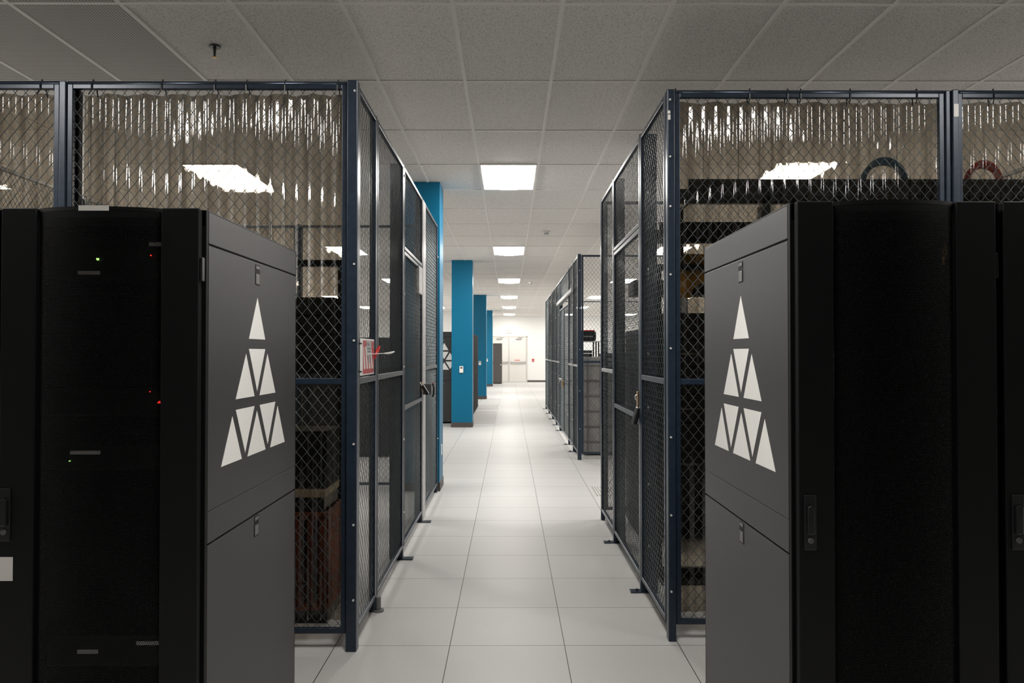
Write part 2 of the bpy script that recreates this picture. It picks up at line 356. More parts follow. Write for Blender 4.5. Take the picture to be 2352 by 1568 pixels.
tag(MB().box(-0.785, -0.777, 8.86, 8.94, 0.38, 0.50).build('wall_outlet', 'white', None, 0.003), 'white outlet plate low on the side of the nearest teal column', 'outlet')

# ------------------------------------------------------------------ ceiling lights
def lens():
    nx, ny = 8, 12; v = []; f = []
    for i in range(nx+1):
        for j in range(ny+1):
            u = i/nx*2-1; q = j/ny*2-1
            v.append((u*0.285, q*0.590, -0.008 - 0.042*(1-abs(u)**2.2)*(1-abs(q)**6)))
    for i in range(nx):
        for j in range(ny):
            k = i*(ny+1)+j; f.append((k, k+1, k+ny+2, k+ny+1))
    m_ = MB(); m_.v = v; m_.f = f; return m_
ord_ = ['nearest', 'second nearest', 'third nearest', 'fourth nearest', 'fifth nearest', 'sixth nearest', 'seventh nearest']
cols = [(-6.106, 'far left'), (-3.058, 'left, above the left cage line'), (-0.010, 'centre, over the aisle'), (3.038, 'right, above the right cage line'), (6.086, 'far right')]
proto = None
for cx_, cn in cols:
    for ri in range(7):
        cy_ = 2.355 + 6.096*ri
        if cx_ < -3 and cy_ > 36: continue
        l = 'lit ceiling light, %s of the row at the %s' % (ord_[ri], cn)
        if proto is None:
            proto = thing('ceiling_light', l, 'ceiling light', (cx_, cy_, ZC), 'lit ceiling light panels')
            g = MB()
            ox, oy = cx_, cy_
            g.box(ox-0.297, ox-0.281, oy-0.602, oy+0.602, ZC-0.012, ZC+0.003).box(ox+0.281, ox+0.297, oy-0.602, oy+0.602, ZC-0.012, ZC+0.003)
            g.box(ox-0.281, ox+0.281, oy-0.602, oy-0.586, ZC-0.012, ZC+0.003).box(ox-0.281, ox+0.281, oy+0.586, oy+0.602, ZC-0.012, ZC+0.003)
            g.build('frame', 'tee', proto, 0.002)
            m_ = lens(); m_.v = [(a+ox, b+oy, c+ZC) for a, b, c in m_.v]; m_.build('diffuser', 'diffuser', proto, smooth=True)
            dm = proto.children[1].data
            for p in dm.polygons:
                pass
        else: dup(proto, (cx_, cy_, ZC), l)
# ceiling fittings
t = thing('fire_sprinkler', 'small dark fire sprinkler head hanging from the ceiling above the left cage', 'sprinkler', (-1.85, 4.83, ZC))
disc(MB(), -1.85, 4.83, ZC-0.008, 0.037, 0.006).build('escutcheon', 'plastic', t, 0.002)
MB().tube([(-1.85, 4.83, ZC-0.008), (-1.85, 4.83, ZC-0.05), (-1.85, 4.83, ZC-0.066)], [0.011, 0.008, 0.006]).build('stem', 'plastic', t)
disc(MB(), -1.85, 4.83, ZC-0.072, 0.016, 0.004).build('deflector', 'brass', t)
for (x, y, l) in ((0.587, 12.26, 'round white smoke detector on the ceiling right of the centre lights, the nearer one'), (0.585, 21.1, 'round white smoke detector on the ceiling, the farther one')):
    t = thing('smoke_detector', l, 'smoke detector', (x, y, ZC), 'smoke detectors')
    disc(MB(), x, y, ZC-0.022, 0.065, 0.022, n=24).build('base', 'white', t, 0.004)
    disc(MB(), x, y, ZC-0.048, 0.040, 0.026, n=24).build('chamber', 'galv', t, 0.008)

# ------------------------------------------------------------------ perforated floor tiles
fl = [(0, j) for j in range(21, 27)] + [(0, j) for j in range(28, 31)]
pts = [(-0.3165-0.6096, 4.133+0.6096*j) for j in range(21, 27)] + [(-0.3165-0.6096, 4.133+0.6096*j) for j in range(28, 31)]
prot = None
for i, (x, y) in enumerate(pts):
    l = 'perforated floor tile by the far rack row, %s past the second teal column' % ['first', 'second', 'third', 'fourth', 'fifth', 'sixth', 'seventh', 'eighth', 'ninth'][i]
    if prot is None:
        prot = MB().box(0.004, 0.6056, 0.004, 0.6056, 0, 0.003).build('perforated_floor_tile', 'perffloor'); tag(prot, l, 'floor tile', 'perforated floor tiles'); prot.location = (x, y, 0.0)
    else: dup(prot, (x, y, 0.0), l)
o = dup(prot, (0.93+0.6096*0.02, 8.40, 0), 'perforated floor tile between the right cage and the farther right cage')

# ------------------------------------------------------------------ server racks
LOGO = []
def tri(*p): LOGO.append(p)
tri((-0.0935, 1.608), (0.0935, 1.608), (0, 1.764))
tri((-0.095, 1.571), (0, 1.411), (0.095, 1.571))
for s in (-1, 1): tri((s*0.228, 1.394), (s*0.030, 1.394), (s*0.124, 1.552))
for s in (-1, 1): tri((s*0.228, 1.357), (s*0.130, 1.195), (s*0.030, 1.357))
for s in (-1, 1): tri((s*0.362, 1.178), (s*0.164, 1.178), (s*0.260, 1.337))
tri((-0.104, 1.178), (0.104, 1.178), (0, 1.337))
H = 2.008; D = 1.06
def make_rack(label, x0, y0, w, side=None, emblem=True, hx=0.025, label2=None):
    """front faces -y; x0 left edge, y0 front of the door; side -1/+1 = exposed panelled side"""
    t = thing('server_rack', label, 'server rack', (x0+w/2, y0+D/2, 0), 'black server racks')
    x1 = x0+w; y1 = y0+D; T = 0.012
    xa = x0 + (0.006 if side == -1 else 0); xb = x1 - (0.006 if side == 1 else 0)
    # carcass
    m_ = MB().box(xa, xb, y0+0.05, y1, H-0.02, H-0.001).box(xa, xb, y0+0.05, y1, 0.03, 0.06).box(xa, xb, y1-0.02, y1, 0.06, H-0.02)
    m_.box(xa, xa+T, y0+0.05, y1-0.02, 0.06, H-0.02).box(xb-T, xb, y0+0.05, y1-0.02, 0.06, H-0.02)
    m_.box(xa, xa+0.035, y0+0.032, y0+0.05, 0.03, H-0.001).box(xb-0.035, xb, y0+0.032, y0+0.05, 0.03, H-0.001)
    m_.box(xa, xb, y0+0.032, y0+0.05, H-0.05, H-0.001).box(xa, xb, y0+0.032, y0+0.05, 0.03, 0.07)
    m_.build('frame', 'black', t)
    for fx in (xa+0.05, xb-0.05):
        for fy in (y0+0.1, y1-0.1): disc(MB(), fx, fy, 0, 0.022, 0.03).build('levelling_foot', 'foot', t)
    MB().box(x0+0.002, x1-0.002, y0+0.055, y1-0.005, H-0.001, H+0.003).build('top_panel', 'rackside', t, 0.001)
    # rails inside
    MB().box(xa+0.05, xa+0.075, y0+0.11, y0+0.13, 0.07, H-0.05).build('mounting_rail', 'black', t); MB().box(xb-0.075, xb-0.05, y0+0.11, y0+0.13, 0.07, H-0.05).build('mounting_rail', 'black', t)
    # door
    il, ir = x0+0.118, x0+w-0.128
    d = MB().box(x0+0.010, il, y0, y0+0.028, 0.045, H).box(ir, x1-0.010, y0, y0+0.028, 0.045, H).box(il-0.001, ir+0.001, y0+0.018, y0+0.028, 0.045, 0.075).box(il-0.001, ir+0.001, y0+0.018, y0+0.028, H-0.03, H-0.001).build('door', 'black', t, 0.004, seg=3)
    n = 24; prof = []
    for i in range(n+1):
        q = i/n; prof.append((il+0.004+(ir-il-0.008)*q, y0+0.012-0.040*math.sin(math.pi*q)**0.75))
    m_ = MB(); b = 0
    for (px, py) in prof: m_.v += [(px, py, 0.060), (px, py, H-0.012)]
    for i in range(n): m_.f.append((2*i, 2*i+2, 2*i+3, 2*i+1))
    m_.build('perforated_panel', 'perf', d, smooth=True)
    back = [(a, c+0.012) for a, c in reversed(prof)]
    MB().prism(prof+back, 'z', H-0.012, H).build('panel_edge', 'black', d); MB().prism(prof+back, 'z', 0.045, 0.060).build('panel_edge', 'black', d)
    # handle: recessed plate, swing lever, lock
    hm = x0+hx+0.018
    MB().box(hm-0.018, hm+0.018, y0-0.004, y0, 0.974, 1.137).build('handle_plate', 'plastic', d, 0.003)
    hp = MB(); c = [(hm+0.010*math.cos(a), 1.096+0.010*math.sin(a)) for a in [math.pi*k/8 for k in range(9)]] + [(hm-0.010, 1.022), (hm+0.010, 1.022)]
    hp.prism(c, 'y', y0-0.014, y0-0.004); hp.build('handle', 'plastic', d, 0.003)
    lk_ = MB(); disc(lk_, hm, y0-0.010, 1.003, 0.0085, 0.006, 'y'); lk_.build('lock', 'latch', d, 0.001)
    # hinges
    for hz in (1.78, 0.35): MB().box(x1-0.010, x1-0.001, y0+0.004, y0+0.026, hz, hz+0.075).build('hinge', 'plastic', t, 0.002)
    if side:
        xs = x1 if side == 1 else x0; xi = xs - side*0.006
        ya, yb = y0+0.055, y1-0.006
        lo, hi = min(xs, xi), max(xs, xi)
        MB().box(lo, hi, y0+0.034, y0+0.051, 0.03, H).build('corner_post', 'black', t, 0.002); MB().box(lo, hi, y1-0.005, y1, 0.03, H).build('corner_post', 'black', t, 0.001)
        MB().box(lo, hi, ya, yb, 1.904, H-0.002).build('side_top_trim', 'rackside', t, 0.002)
        MB().box(lo, hi, ya, yb, 0.951, 1.051).build('side_middle_trim', 'rackside', t, 0.0015)
        for (za, zb, lz) in ((1.0525, 1.898, 1.851), (0.04, 0.944, 0.903)):
            pnl = MB().box(lo, hi, ya, yb, za, zb).build('side_panel', 'rackside', t, 0.0015)
            yc = (y0+y1)/2
            o1 = xs + side*0.0006
            MB().box(xs-side*0.001, o1, yc-0.028, yc+0.028, lz-0.039, lz+0.039).build('latch_recess', 'black', pnl, 0.0005)
            lt = MB().box(xs, xs+side*0.0022, yc-0.020, yc+0.020, lz+0.022, lz+0.034).box(xs, xs+side*0.0022, yc-0.020, yc+0.020, lz-0.034, lz+0.004)
            lt.build('latch', 'latch', pnl, 0.0005)
            if emblem and lz > 1.2:
                em = MB()
                for p in LOGO: em.prism([(yc+u, v) for u, v in p], 'x', xs+side*0.0002, xs+side*0.0009)
                e = em.build('triangle_emblem', 'emblem', pnl); e['label'] = 'white pyramid emblem made of nine small triangles'
    return t
make_rack('near left black server rack, white triangle emblem on its side, red and green lights inside', -0.957-0.635, 2.405, 0.635, 1, True, 0.012)
make_rack('black server rack standing beyond the near left emblem rack', -0.957-0.635-0.003-0.615, 2.405, 0.615)
make_rack('near right black server rack with white triangle emblem on its grey side panel', 0.846, 2.290, 0.612, -1, True)
plain = make_rack('black server rack with a chrome lock, next to the near right emblem rack', 1.461, 2.290, 0.612)
dup(plain, (1.461+0.615+0.306, 2.290+D/2, 0), 'black server rack third from the aisle in the near right row')
for k in range(3):  # extra racks out of view, added to soak up bounce light
    dup(plain, (1.461+0.615*(k+2)+0.306, 2.290+D/2, 0), 'unseen black rack added to absorb light, near right row, %s from the aisle' % ['fourth', 'fifth', 'sixth'][k])
    dup(plain, (-0.957-0.635-0.003-0.615*(k+1)-0.309, 2.405+D/2, 0), 'unseen black rack added to absorb light, near left row, %s from the aisle' % ['third', 'fourth', 'fifth'][k])
# far row, doors facing the aisle
fa = make_rack('end rack of the far left row, white triangle emblem half hidden by the teal column', 0, 0, 0.606, -1, True)
fa.location = (-0.90-D/2, 16.96+0.303, 0); fa.rotation_euler = (0, 0, math.pi/2)
for k in range(1, 8):
    dup(plain, (-0.90-D/2, 16.96+0.303+0.612*k+0.006, 0), 'black rack in the far left row, %s from the emblem end' % ['', 'second', 'third', 'fourth', 'fifth', 'sixth', 'seventh', 'eighth'][k], math.pi/2)
# servers inside the near left rack
def server(label, x0, x1, z0, z1, y, leds, labels):
    t = thing('server', label, 'server', ((x0+x1)/2, y, z0), 'servers in the near left rack')
    MB().box(x0, x1, y, y+0.6, z0, z1).build('chassis', 'gear', t, 0.003)
    MB().box(x0-0.0, x1, y-0.004, y, z0, z1).build('bezel', 'black', t, 0.001)
    for (x, z, c, s) in leds: MB().box(x-s, x+s, y-0.010, y-0.004, z-s, z+s).build('status_light', c, t)
    for (a, b, z) in labels: MB().box(a, b, y-0.009, y-0.004, z-0.006, z+0.006).build('name_strip', 'label', t)
sx0, sx1 = -1.500, -1.045
server('top server in the near left rack, green light glowing through the door', sx0, sx1, 1.800, 1.935, 2.53, [(-1.344, 1.862, 'ledg', 0.003), (-1.171, 1.874, 'ledr', 0.002)], [(-1.408, -1.336, 1.818), (-1.177, -1.120, 1.911)])
server('server with a cluster of red lights halfway down the near left rack', sx0, sx1, 1.350, 1.44, 2.53, [(-1.136, 1.397, 'ledr', 0.0035), (-1.126, 1.399, 'ledr', 0.0025), (-1.142, 1.395, 'ledr', 0.0025), (-1.171, 1.43, 'ledr', 0.001)], [])
server('server at handle height in the near left rack', sx0, sx1, 1.175, 1.262, 2.53, [(-1.43, 1.205, 'ledg', 0.001)], [(-1.428, -1.331, 1.232)])
server('lowest server in the near left rack with two name strips', sx0, sx1, 0.54, 0.64, 2.53, [], [(-1.400, -1.334, 0.589), (-1.209, -1.125, 0.616)])
server2 = thing('cable_bundle', 'yellow green cables glimpsed behind the right rack door', 'cable', (1.36, 2.42, 1.86))
MB().tube([(1.350, 2.40, 1.83), (1.354, 2.40, 1.85), (1.362, 2.40, 1.87), (1.364, 2.41, 1.90)], 0.003).tube([(1.356, 2.402, 1.83), (1.350, 2.40, 1.86), (1.358, 2.41, 1.88)], 0.003).build('cable', 'yellow', server2)
tag(MB().box(0.978, 0.986, 2.345, 2.347, 1.42, 1.565).build('gap_light_strip', 'label'), 'white strip standing in for light through the gap in the right emblem rack door', 'label')  # pale strip in place of light showing through the door gap
tag(MB().box(-1.584, -1.536, 2.4035, 2.405, 0.852, 0.925).build('sticker', 'label'), 'white square sticker below the handle of the near left rack', 'sticker')
t = tag(MB().box(-1.326, -1.233, 2.3755, 2.3765, H-0.014, H+0.002).build('rack_label', 'label'), 'white name label on the top edge of the near left rack door', 'label')

# ------------------------------------------------------------------ chain-link cages
TOP = 2.99
def fence_panel(par, axis, a, u0, u1, rails=(1.405,), z0=0.085, z1=TOP-0.012, tk=0.028, name='mesh_panel', rail_mat='navy', lite=()):
    """one framed chain-link bay: wire mesh with frame and rails as sub-parts"""
    wm = wire_mesh(name, axis, a, u0+tk*0.6, u1-tk*0.6, z0+tk*0.6, z1-tk*0.4, par)
    def bx(mb, ua, ub, za, zb, th=tk/2):
        if axis == 'y': mb.box(ua, ub, a-th, a+th, za, zb)
        else: mb.box(a-th, a+th, ua, ub, za, zb)
    f = MB(); bx(f, u0, u0+tk, z0, z1); bx(f, u1-tk, u1, z0, z1); bx(f, u0+tk, u1-tk, z0, z0+tk); bx(f, u0+tk, u1-tk, z1-tk, z1)
    f.build('frame', 'navy', wm, 0.003)
    for rz in rails:
        r_ = MB(); bx(r_, u0+tk, u1-tk, rz-0.016, rz+0.016); r_.build('rail', rail_mat, wm, 0.003)
    return wm
def post(par, x0, x1, y0, y1, z1=TOP, bolts=(), side='y', bolt_at=None):
    p = MB().box(x0, x1, y0, y1, 0, z1).build('post', 'navy', par, 0.005)
    if bolts:
        bx, by = bolt_at
        for z in bolts:
            b = MB()
            if side == 'y': disc(b, bx, by-0.008, z, 0.0058, 0.008, 'y', 10)
            else: disc(b, bx, by, z, 0.0075, 0.010, 'x', 10)
            b.build('bolt', 'bolt', p)
    return p
def foot(par, x0, x1, y0, y1):
    MB().box(x0, x1, y0, y1, 0, 0.008).tube([((x0*0.75+x1*0.25), (y0+y1)/2, 0.008), ((x0*0.75+x1*0.25), (y0+y1)/2, 0.02)], 0.008).build('foot_plate', 'navy', par, 0.002)
BZ = (0.27, 0.68, 1.10, 1.58, 1.98, 2.35, 2.62, 2.93)
FY = 4.085  # left front plane
# left cage, front
Lf = thing('cage_wall', 'front chain-link wall of the left cage, behind the near left rack', 'cage wall', (-2.36, FY, 0), 'left cage walls')
post(Lf, -0.853, -0.797, 4.042, 4.110, bolts=(0.27, 0.66, 1.08, 1.62, 2.02, 2.93), bolt_at=(-0.812, 4.042))
fence_panel(Lf, 'y', FY, -2.335, -0.857)
post(Lf, -2.375, -2.338, 4.062, 4.110)
MB().box(-2.338, -2.295, 4.112, 4.150, 0, TOP-0.03).build('post', 'black', Lf, 0.004)
fence_panel(Lf, 'y', FY, -3.87, -2.378)
for (pr, a_, b_, y_) in ((Lf, -3.87, -2.378, FY), (Lf, -2.336, -0.857, FY)): MB().tube([(a_, y_-0.002, TOP-0.010), (b_, y_-0.002, TOP-0.010)], 0.0145, 14).build('top_rail', 'rail', pr, smooth=True)
# left cage, aisle side
xl = -0.815
La = thing('cage_wall', 'aisle-side chain-link wall of the left cage with its gate and red sign', 'cage wall', (xl, 6.3, 0), 'left cage walls')
fence_panel(La, 'x', xl, 4.115, 4.655)
fence_panel(La, 'x', xl, 4.70, 5.83)
post(La, -0.845, -0.803, 4.658, 4.697)
post(La, -0.905, -0.803, 5.84, 5.885, bolts=(0.35, 0.9, 1.45, 2.0, 2.5, 2.9), side='x', bolt_at=(-0.803, 5.862))
fence_panel(La, 'x', xl, 5.89, 7.10, rails=(), z0=2.345, name='transom_panel')
fence_panel(La, 'x', xl, 5.895, 7.095, rails=(1.13,), z0=0.085, z1=2.335, name='gate')
post(La, -0.87, -0.803, 7.105, 7.145)
MB().box(-0.835, -0.800, 7.148, 7.375, 0.0, TOP-0.012).build('gate_jamb', 'galv', La, 0.003)
fence_panel(La, 'x', xl, 7.38, 8.60)
post(La, -0.84, -0.803, 8.605, 8.64, bolts=(0.6, 2.62), side='x', bolt_at=(-0.803, 8.62))
MB().box(xl-0.02, xl+0.022, 6.78, 7.06, 2.08, 2.325).build('lock_box', 'galv', La, 0.004)
foot(La, -0.88, -0.725, 5.82, 5.90); foot(La, -0.88, -0.72, 7.09, 7.17)
m_ = MB(); disc(m_, -0.79, 4.68, 0, 0.035, 0.012); disc(m_, -0.79, 4.68, 0.012, 0.016, 0.075); m_.build('adjustable_foot', 'foot', La, 0.003)
# left cage, back and outer side
Lb = thing('cage_wall', 'back chain-link wall of the left cage, seen through its front mesh', 'cage wall', (-2.36, 8.62, 0), 'left cage walls')
fence_panel(Lb, 'y', 8.625, -2.335, -0.86); fence_panel(Lb, 'y', 8.625, -3.87, -2.378); post(Lb, -2.375, -2.338, 8.605, 8.645)
Lo = thing('cage_wall', 'outer side chain-link wall of the left cage, farthest to the left', 'cage wall', (-3.885, 6.3, 0), 'left cage walls')
for k in range(3): fence_panel(Lo, 'x', -3.888, 4.11+1.5*k, 4.11+1.5*k+1.46)
for k in range(4): post(Lo, -3.905, -3.872, 4.072+1.5*k, 4.108+1.5*k)
# right cage
FR = 4.215
Rf = thing('cage_wall', 'front chain-link wall of the right cage, behind the near right rack', 'cage wall', (2.38, FR, 0), 'right cage walls')
post(Rf, 0.858, 0.900, 4.180, 4.245, bolts=BZ, bolt_at=(0.872, 4.180))
fence_panel(Rf, 'y', FR, 0.903, 2.378, rails=(1.398,))
post(Rf, 2.381, 2.408, 4.192, 4.245); post(Rf, 2.412, 2.447, 4.180, 4.245)
fence_panel(Rf, 'y', FR, 2.45, 3.92, rails=(1.398,))
for (a_, b_) in ((0.903, 2.379), (2.448, 3.92)): MB().tube([(a_, FR-0.002, TOP-0.010), (b_, FR-0.002, TOP-0.010)], 0.0145, 14).build('top_rail', 'rail', Rf, smooth=True)
xr = 0.868
Ra = thing('cage_wall', 'aisle-side chain-link wall of the right cage with its gate', 'cage wall', (xr, 5.7, 0), 'right cage walls')
fence_panel(Ra, 'x', xr, 4.248, 5.03, rails=(1.398,))
post(Ra, 0.852, 0.965, 5.035, 5.075, bolts=(0.3, 0.7, 1.2, 1.55, 2.1, 2.6), side='x', bolt_at=(0.9, 5.035))
fence_panel(Ra, 'x', xr, 5.08, 6.33, rails=(), z0=2.385, name='transom_panel')
fence_panel(Ra, 'x', xr, 5.085, 6.325, rails=(1.128,), z1=2.375, name='gate')
post(Ra, 0.852, 0.950, 6.335, 6.375)
fence_panel(Ra, 'x', xr, 6.38, 7.19, rails=(1.398,), rail_mat='galv')
post(Ra, 0.852, 0.89, 7.195, 7.235)
foot(Ra, 0.785, 0.965, 5.02, 5.09); foot(Ra, 0.772, 0.955, 6.32, 6.39)
Rb = thing('cage_wall', 'back chain-link wall of the right cage, seen through its front mesh', 'cage wall', (2.38, 7.25, 0), 'right cage walls')
fence_panel(Rb, 'y', 7.255, 0.895, 2.385); fence_panel(Rb, 'y', 7.255, 2.43, 3.92); post(Rb, 2.388, 2.427, 7.235, 7.275)
Ro = thing('cage_wall', 'outer side chain-link wall of the right cage, farthest to the right', 'cage wall', (3.94, 5.7, 0), 'right cage walls')
for k in range(2): fence_panel(Ro, 'x', 3.942, 4.24+1.5*k, 4.24+1.5*k+1.46)
for k in range(3): post(Ro, 3.925, 3.96, 4.2+1.5*k, 4.236+1.5*k)
# farther right cage
Ff = thing('cage_wall', 'front chain-link wall of the farther right cage, facing the camera', 'cage wall', (2.5, 11.25, 0), 'farther right cage walls')
post(Ff, 0.990, 1.045, 11.22, 11.275, bolts=(0.45, 1.0, 1.6, 2.2, 2.75), bolt_at=(1.02, 11.22))
fence_panel(Ff, 'y', 11.25, 1.05, 2.52, rails=(1.42,)); fence_panel(Ff, 'y', 11.25, 2.57, 4.05, rails=(1.42,)); post(Ff, 2.525, 2.565, 11.23, 11.27)
Fa = thing('cage_wall', 'long aisle-side chain-link wall of the farther right cage with a steel gate track', 'cage wall', (1.015, 16, 0), 'farther right cage walls')
xf = 1.012
ys = [11.28, 12.15, 13.10, 15.40, 16.6, 18.1, 19.7, 21.35]
for k in range(len(ys)-1):
    if k == 2:
        fence_panel(Fa, 'x', xf, ys[k]+0.02, ys[k+1]-0.02, rails=(), z0=2.48, name='transom_panel')
        fence_panel(Fa, 'x', xf, ys[k]+0.025, ys[k]+1.14, rails=(1.02,), z1=2.40, name='gate')
        fence_panel(Fa, 'x', xf, ys[k]+1.15, ys[k+1]-0.025, rails=(1.02,), z1=2.40, name='gate')
    else: fence_panel(Fa, 'x', xf, ys[k]+0.02, ys[k+1]-0.02, rails=(1.36,), rail_mat='galv')
for k, y in enumerate(ys[1:]):
    post(Fa, 0.995, 1.03 if k % 2 else 1.06, y-0.018, y+0.018, bolts=(0.5, 1.1, 1.7, 2.3), side='x', bolt_at=(0.985, y))
    foot(Fa, 0.92, 1.06, y-0.035, y+0.035)
MB().box(0.955, 0.99, 12.0, 15.7, 2.50, 2.56).build('gate_track', 'galv', Fa, 0.004)
Fb = thing('cage_wall', 'back chain-link wall at the far end of the farther right cage', 'cage wall', (2.5, 21.4, 0), 'farther right cage walls')
fence_panel(Fb, 'y', 21.39, 1.05, 4.05, rails=(1.36,))

# smoky corrugated sheets behind the front walls, tied on
def sheet(label, x0, x1, y, ties, z0=0.13, z1=2.945, seed=1, tie_y=None):
    t = thing('corrugated_sheet', label, 'plastic sheet', ((x0+x1)/2, y, 1.5), 'smoky corrugated sheets')
    rr = random.Random(seed); ph = [rr.uniform(0, 6.3) for _ in range(12)]
    pitch = 0.0695; ns = int((x1-x0)/pitch*14); nz_ = 60
    m_ = MB(); idx = {}
    for i in range(ns+1):
        x = x0 + (x1-x0)*i/ns; a = 2*math.pi*x/pitch
        for j in range(nz_+1):
            z = z0 + (z1-z0)*j/nz_
            amp = 0.0062*(1+0.25*math.sin(x*9+ph[0]+z*2.2)*math.sin(z*5+ph[1]))
            bow = 0.006*math.sin(x*5.1+ph[2])*math.sin(z*2.1+ph[3]) + 0.0025*math.sin(x*11+ph[4]+z*1.5)
            zz = z + (0.006*math.sin(a*0.38+ph[6]) if j == nz_ else 0)
            m_.v.append((x, y + amp*math.sin(a+0.07*math.sin(z*3+x*20+ph[5])) + bow, zz))
    for i in range(ns):
        for j in range(nz_):
            k = i*(nz_+1)+j; m_.f.append((k, k+nz_+1, k+nz_+2, k+1))
    m_.build('sheet', 'vinyl', t, smooth=True)
    for tx in ties:
        g = MB(); yy = tie_y
        g.tube([(tx, yy-0.018, TOP-0.05), (tx, yy-0.020, TOP-0.02), (tx+0.002, yy-0.010, TOP-0.003), (tx, yy+0.015, TOP-0.003), (tx, yy+0.035, TOP-0.03), (tx+0.004, yy+0.040, TOP-0.07)], 0.0035, 6)
        g.tube([(tx, yy-0.018, TOP-0.045), (tx-0.012, yy-0.026, TOP-0.075)], 0.003, 6)
        g.tube([(tx+0.002, yy-0.006, TOP-0.004), (tx+0.003, yy-0.004, TOP+0.012)], 0.0045, 6)
        g.build('cable_tie', 'plastic', t)
    return t
f_ = lambda px, Z: (px-1170)*Z/1775
sheet('smoky corrugated plastic sheet in the left cage bay beside its corner post', -2.29, -0.862, 4.15, [f_(p, 4.07) for p in (208, 368, 490, 563, 652, 773)], seed=3, tie_y=FY)
sheet('smoky corrugated plastic sheet in the outer bay of the left cage', -3.85, -2.345, 4.15, [f_(p, 4.07) for p in (-60, 90)], seed=5, tie_y=FY)
sheet('smoky corrugated plastic sheet in the right cage bay beside its corner post', 0.905, 2.376, 4.275, [f_(p, 4.2) for p in (1553, 1725, 1813, 1843, 1958, 2112)], seed=8, tie_y=FR)
sheet('smoky corrugated plastic sheet in the outer bay of the right cage', 2.45, 3.9, 4.275, [f_(p, 4.2) for p in (2290, 2400)], seed=9, tie_y=FR)

# ------------------------------------------------------------------ locks, sign, labels
def padlock(label, cat, x, y, z, s, ang):
    t = thing('padlock', label, 'padlock', (0, 0, 0), 'padlocks')
    MB().box(-0.013, 0.013, -0.022, 0.022, -0.050, 0.050).build('body', 'plastic', t, 0.008, seg=3)
    MB().box(0.013, 0.0165, -0.019, 0.019, -0.046, 0.046).build('face_plate', 'galv', t, 0.002)
    pts_ = [(0, -0.017, 0.03)] + [(0, -0.017*math.cos(a), 0.058+0.022*math.sin(a)) for a in [math.pi*k/8 for k in range(9)]] + [(0, 0.017, 0.03)]
    MB().tube(pts_, 0.004).build('shackle', 'bolt', t, smooth=True)
    t.location = (x, y, z); t.scale = (s, s, s); t.rotation_euler = ang
    return t
padlock('black padlock with a steel face hanging on the left cage gate', 'padlock', -0.770, 7.05, 1.215, 1.0, (0.0, -0.55, 0.0))
padlock('black padlock hanging on the right cage gate', 'padlock', 0.838, 5.11, 1.14, 1.15, (0.1, 0.25, 0.2))
t = thing('key_box', 'dark box lock with a curved handle on the left cage gate jamb', 'lock', (-0.76, 7.2, 1.2))
MB().box(-0.800, -0.728, 7.19, 7.27, 1.165, 1.265).build('case', 'foot', t, 0.004)
MB().tube([(-0.722, 7.2, 1.265), (-0.708, 7.2, 1.255), (-0.703, 7.2, 1.21), (-0.708, 7.2, 1.155), (-0.722, 7.2, 1.145)], 0.008).build('handle', 'plastic', t, smooth=True)
m_ = MB(); disc(m_, -0.712, 7.19, 1.268, 0.006, 0.01, 'y', 12); m_.build('indicator', 'red', t)
for (lb, x, y, z0, z1) in (('brass hasp on the left cage gate above the padlock', -0.797, 7.06, 1.20, 1.29), ('brass hasp strip on the right cage gate', 0.850, 5.13, 1.17, 1.30)):
    t = thing('hasp', lb, 'hasp', (x, y, z0), 'gate hasps')
    s = 1 if x < 0 else -1
    MB().box(x-0.004, x+0.004, y-0.02, y+0.02, z0, z1).build('plate', 'brass', t, 0.002)
    MB().tube([(x+s*0.004, y, z1-0.02), (x+s*0.016, y, z1-0.03), (x+s*0.016, y, z1-0.05), (x+s*0.004, y, z1-0.06)], 0.003).build('staple', 'bolt', t)
t = thing('hasp', 'small brass lock on the gate of the farther right cage', 'hasp', (0.98, 14.2, 0.95), 'gate hasps')
MB().box(0.965, 0.990, 14.18, 14.28, 0.92, 1.04).build('plate', 'brass', t, 0.004)
MB().tube([(0.965, 14.2, 1.06), (0.92, 14.25, 1.08), (0.93, 14.3, 1.02)], 0.012).build('lever', 'galv', t)
# red and white sign
t = thing('sign_board', 'white sign with red slanting stripes and a grey label on the left cage wall', 'sign', (-0.79, 4.3, 1.53))
sx = -0.790; ya, yb, za, zb = 4.115, 4.515, 1.433, 1.633
MB().box(sx-0.006, sx, ya, yb, za, zb).build('board', 'white', t, 0.002)
g = MB()
def P2(u, v): return (ya+(yb-ya)*u, za+(zb-za)*v)
red = MB(); x0_, x1_ = sx+0.0002, sx+0.0008
def quad(mb, a, b, c, d, x0=x0_, x1=x1_): mb.prism([P2(*a), P2(*b), P2(*c), P2(*d)], 'x', x0, x1)
quad(red, (0.14, 0.04), (0.97, 0.04), (0.97, 0.95), (0.14, 0.95))
red.build('red_panel', 'signred', t)
wst = MB()
for k in range(4):
    u = 0.21 + 0.19*k
    quad(wst, (u, 0.17), (u+0.10, 0.17), (max(u-0.03, 0.20), 0.78), (max(u-0.11, 0.17), 0.78), sx+0.0008, sx+0.0012)
wst.build('white_stripes', 'white', t)
g = MB(); quad(g, (0.38, 0.52), (0.74, 0.52), (0.74, 0.94), (0.38, 0.94), sx+0.0012, sx+0.0016); quad(g, (0.52, 0.32), (0.68, 0.32), (0.66, 0.52), (0.50, 0.52), sx+0.0012, sx+0.0016); g.build('grey_label', 'greyink', t)
g = MB()
for (u0_, u1_, v) in ((0.42, 0.55, 0.86), (0.42, 0.60, 0.82), (0.43, 0.72, 0.72), (0.48, 0.70, 0.64)): quad(g, (u0_, v), (u1_, v), (u1_, v+0.025), (u0_, v+0.025), sx+0.0016, sx+0.002)
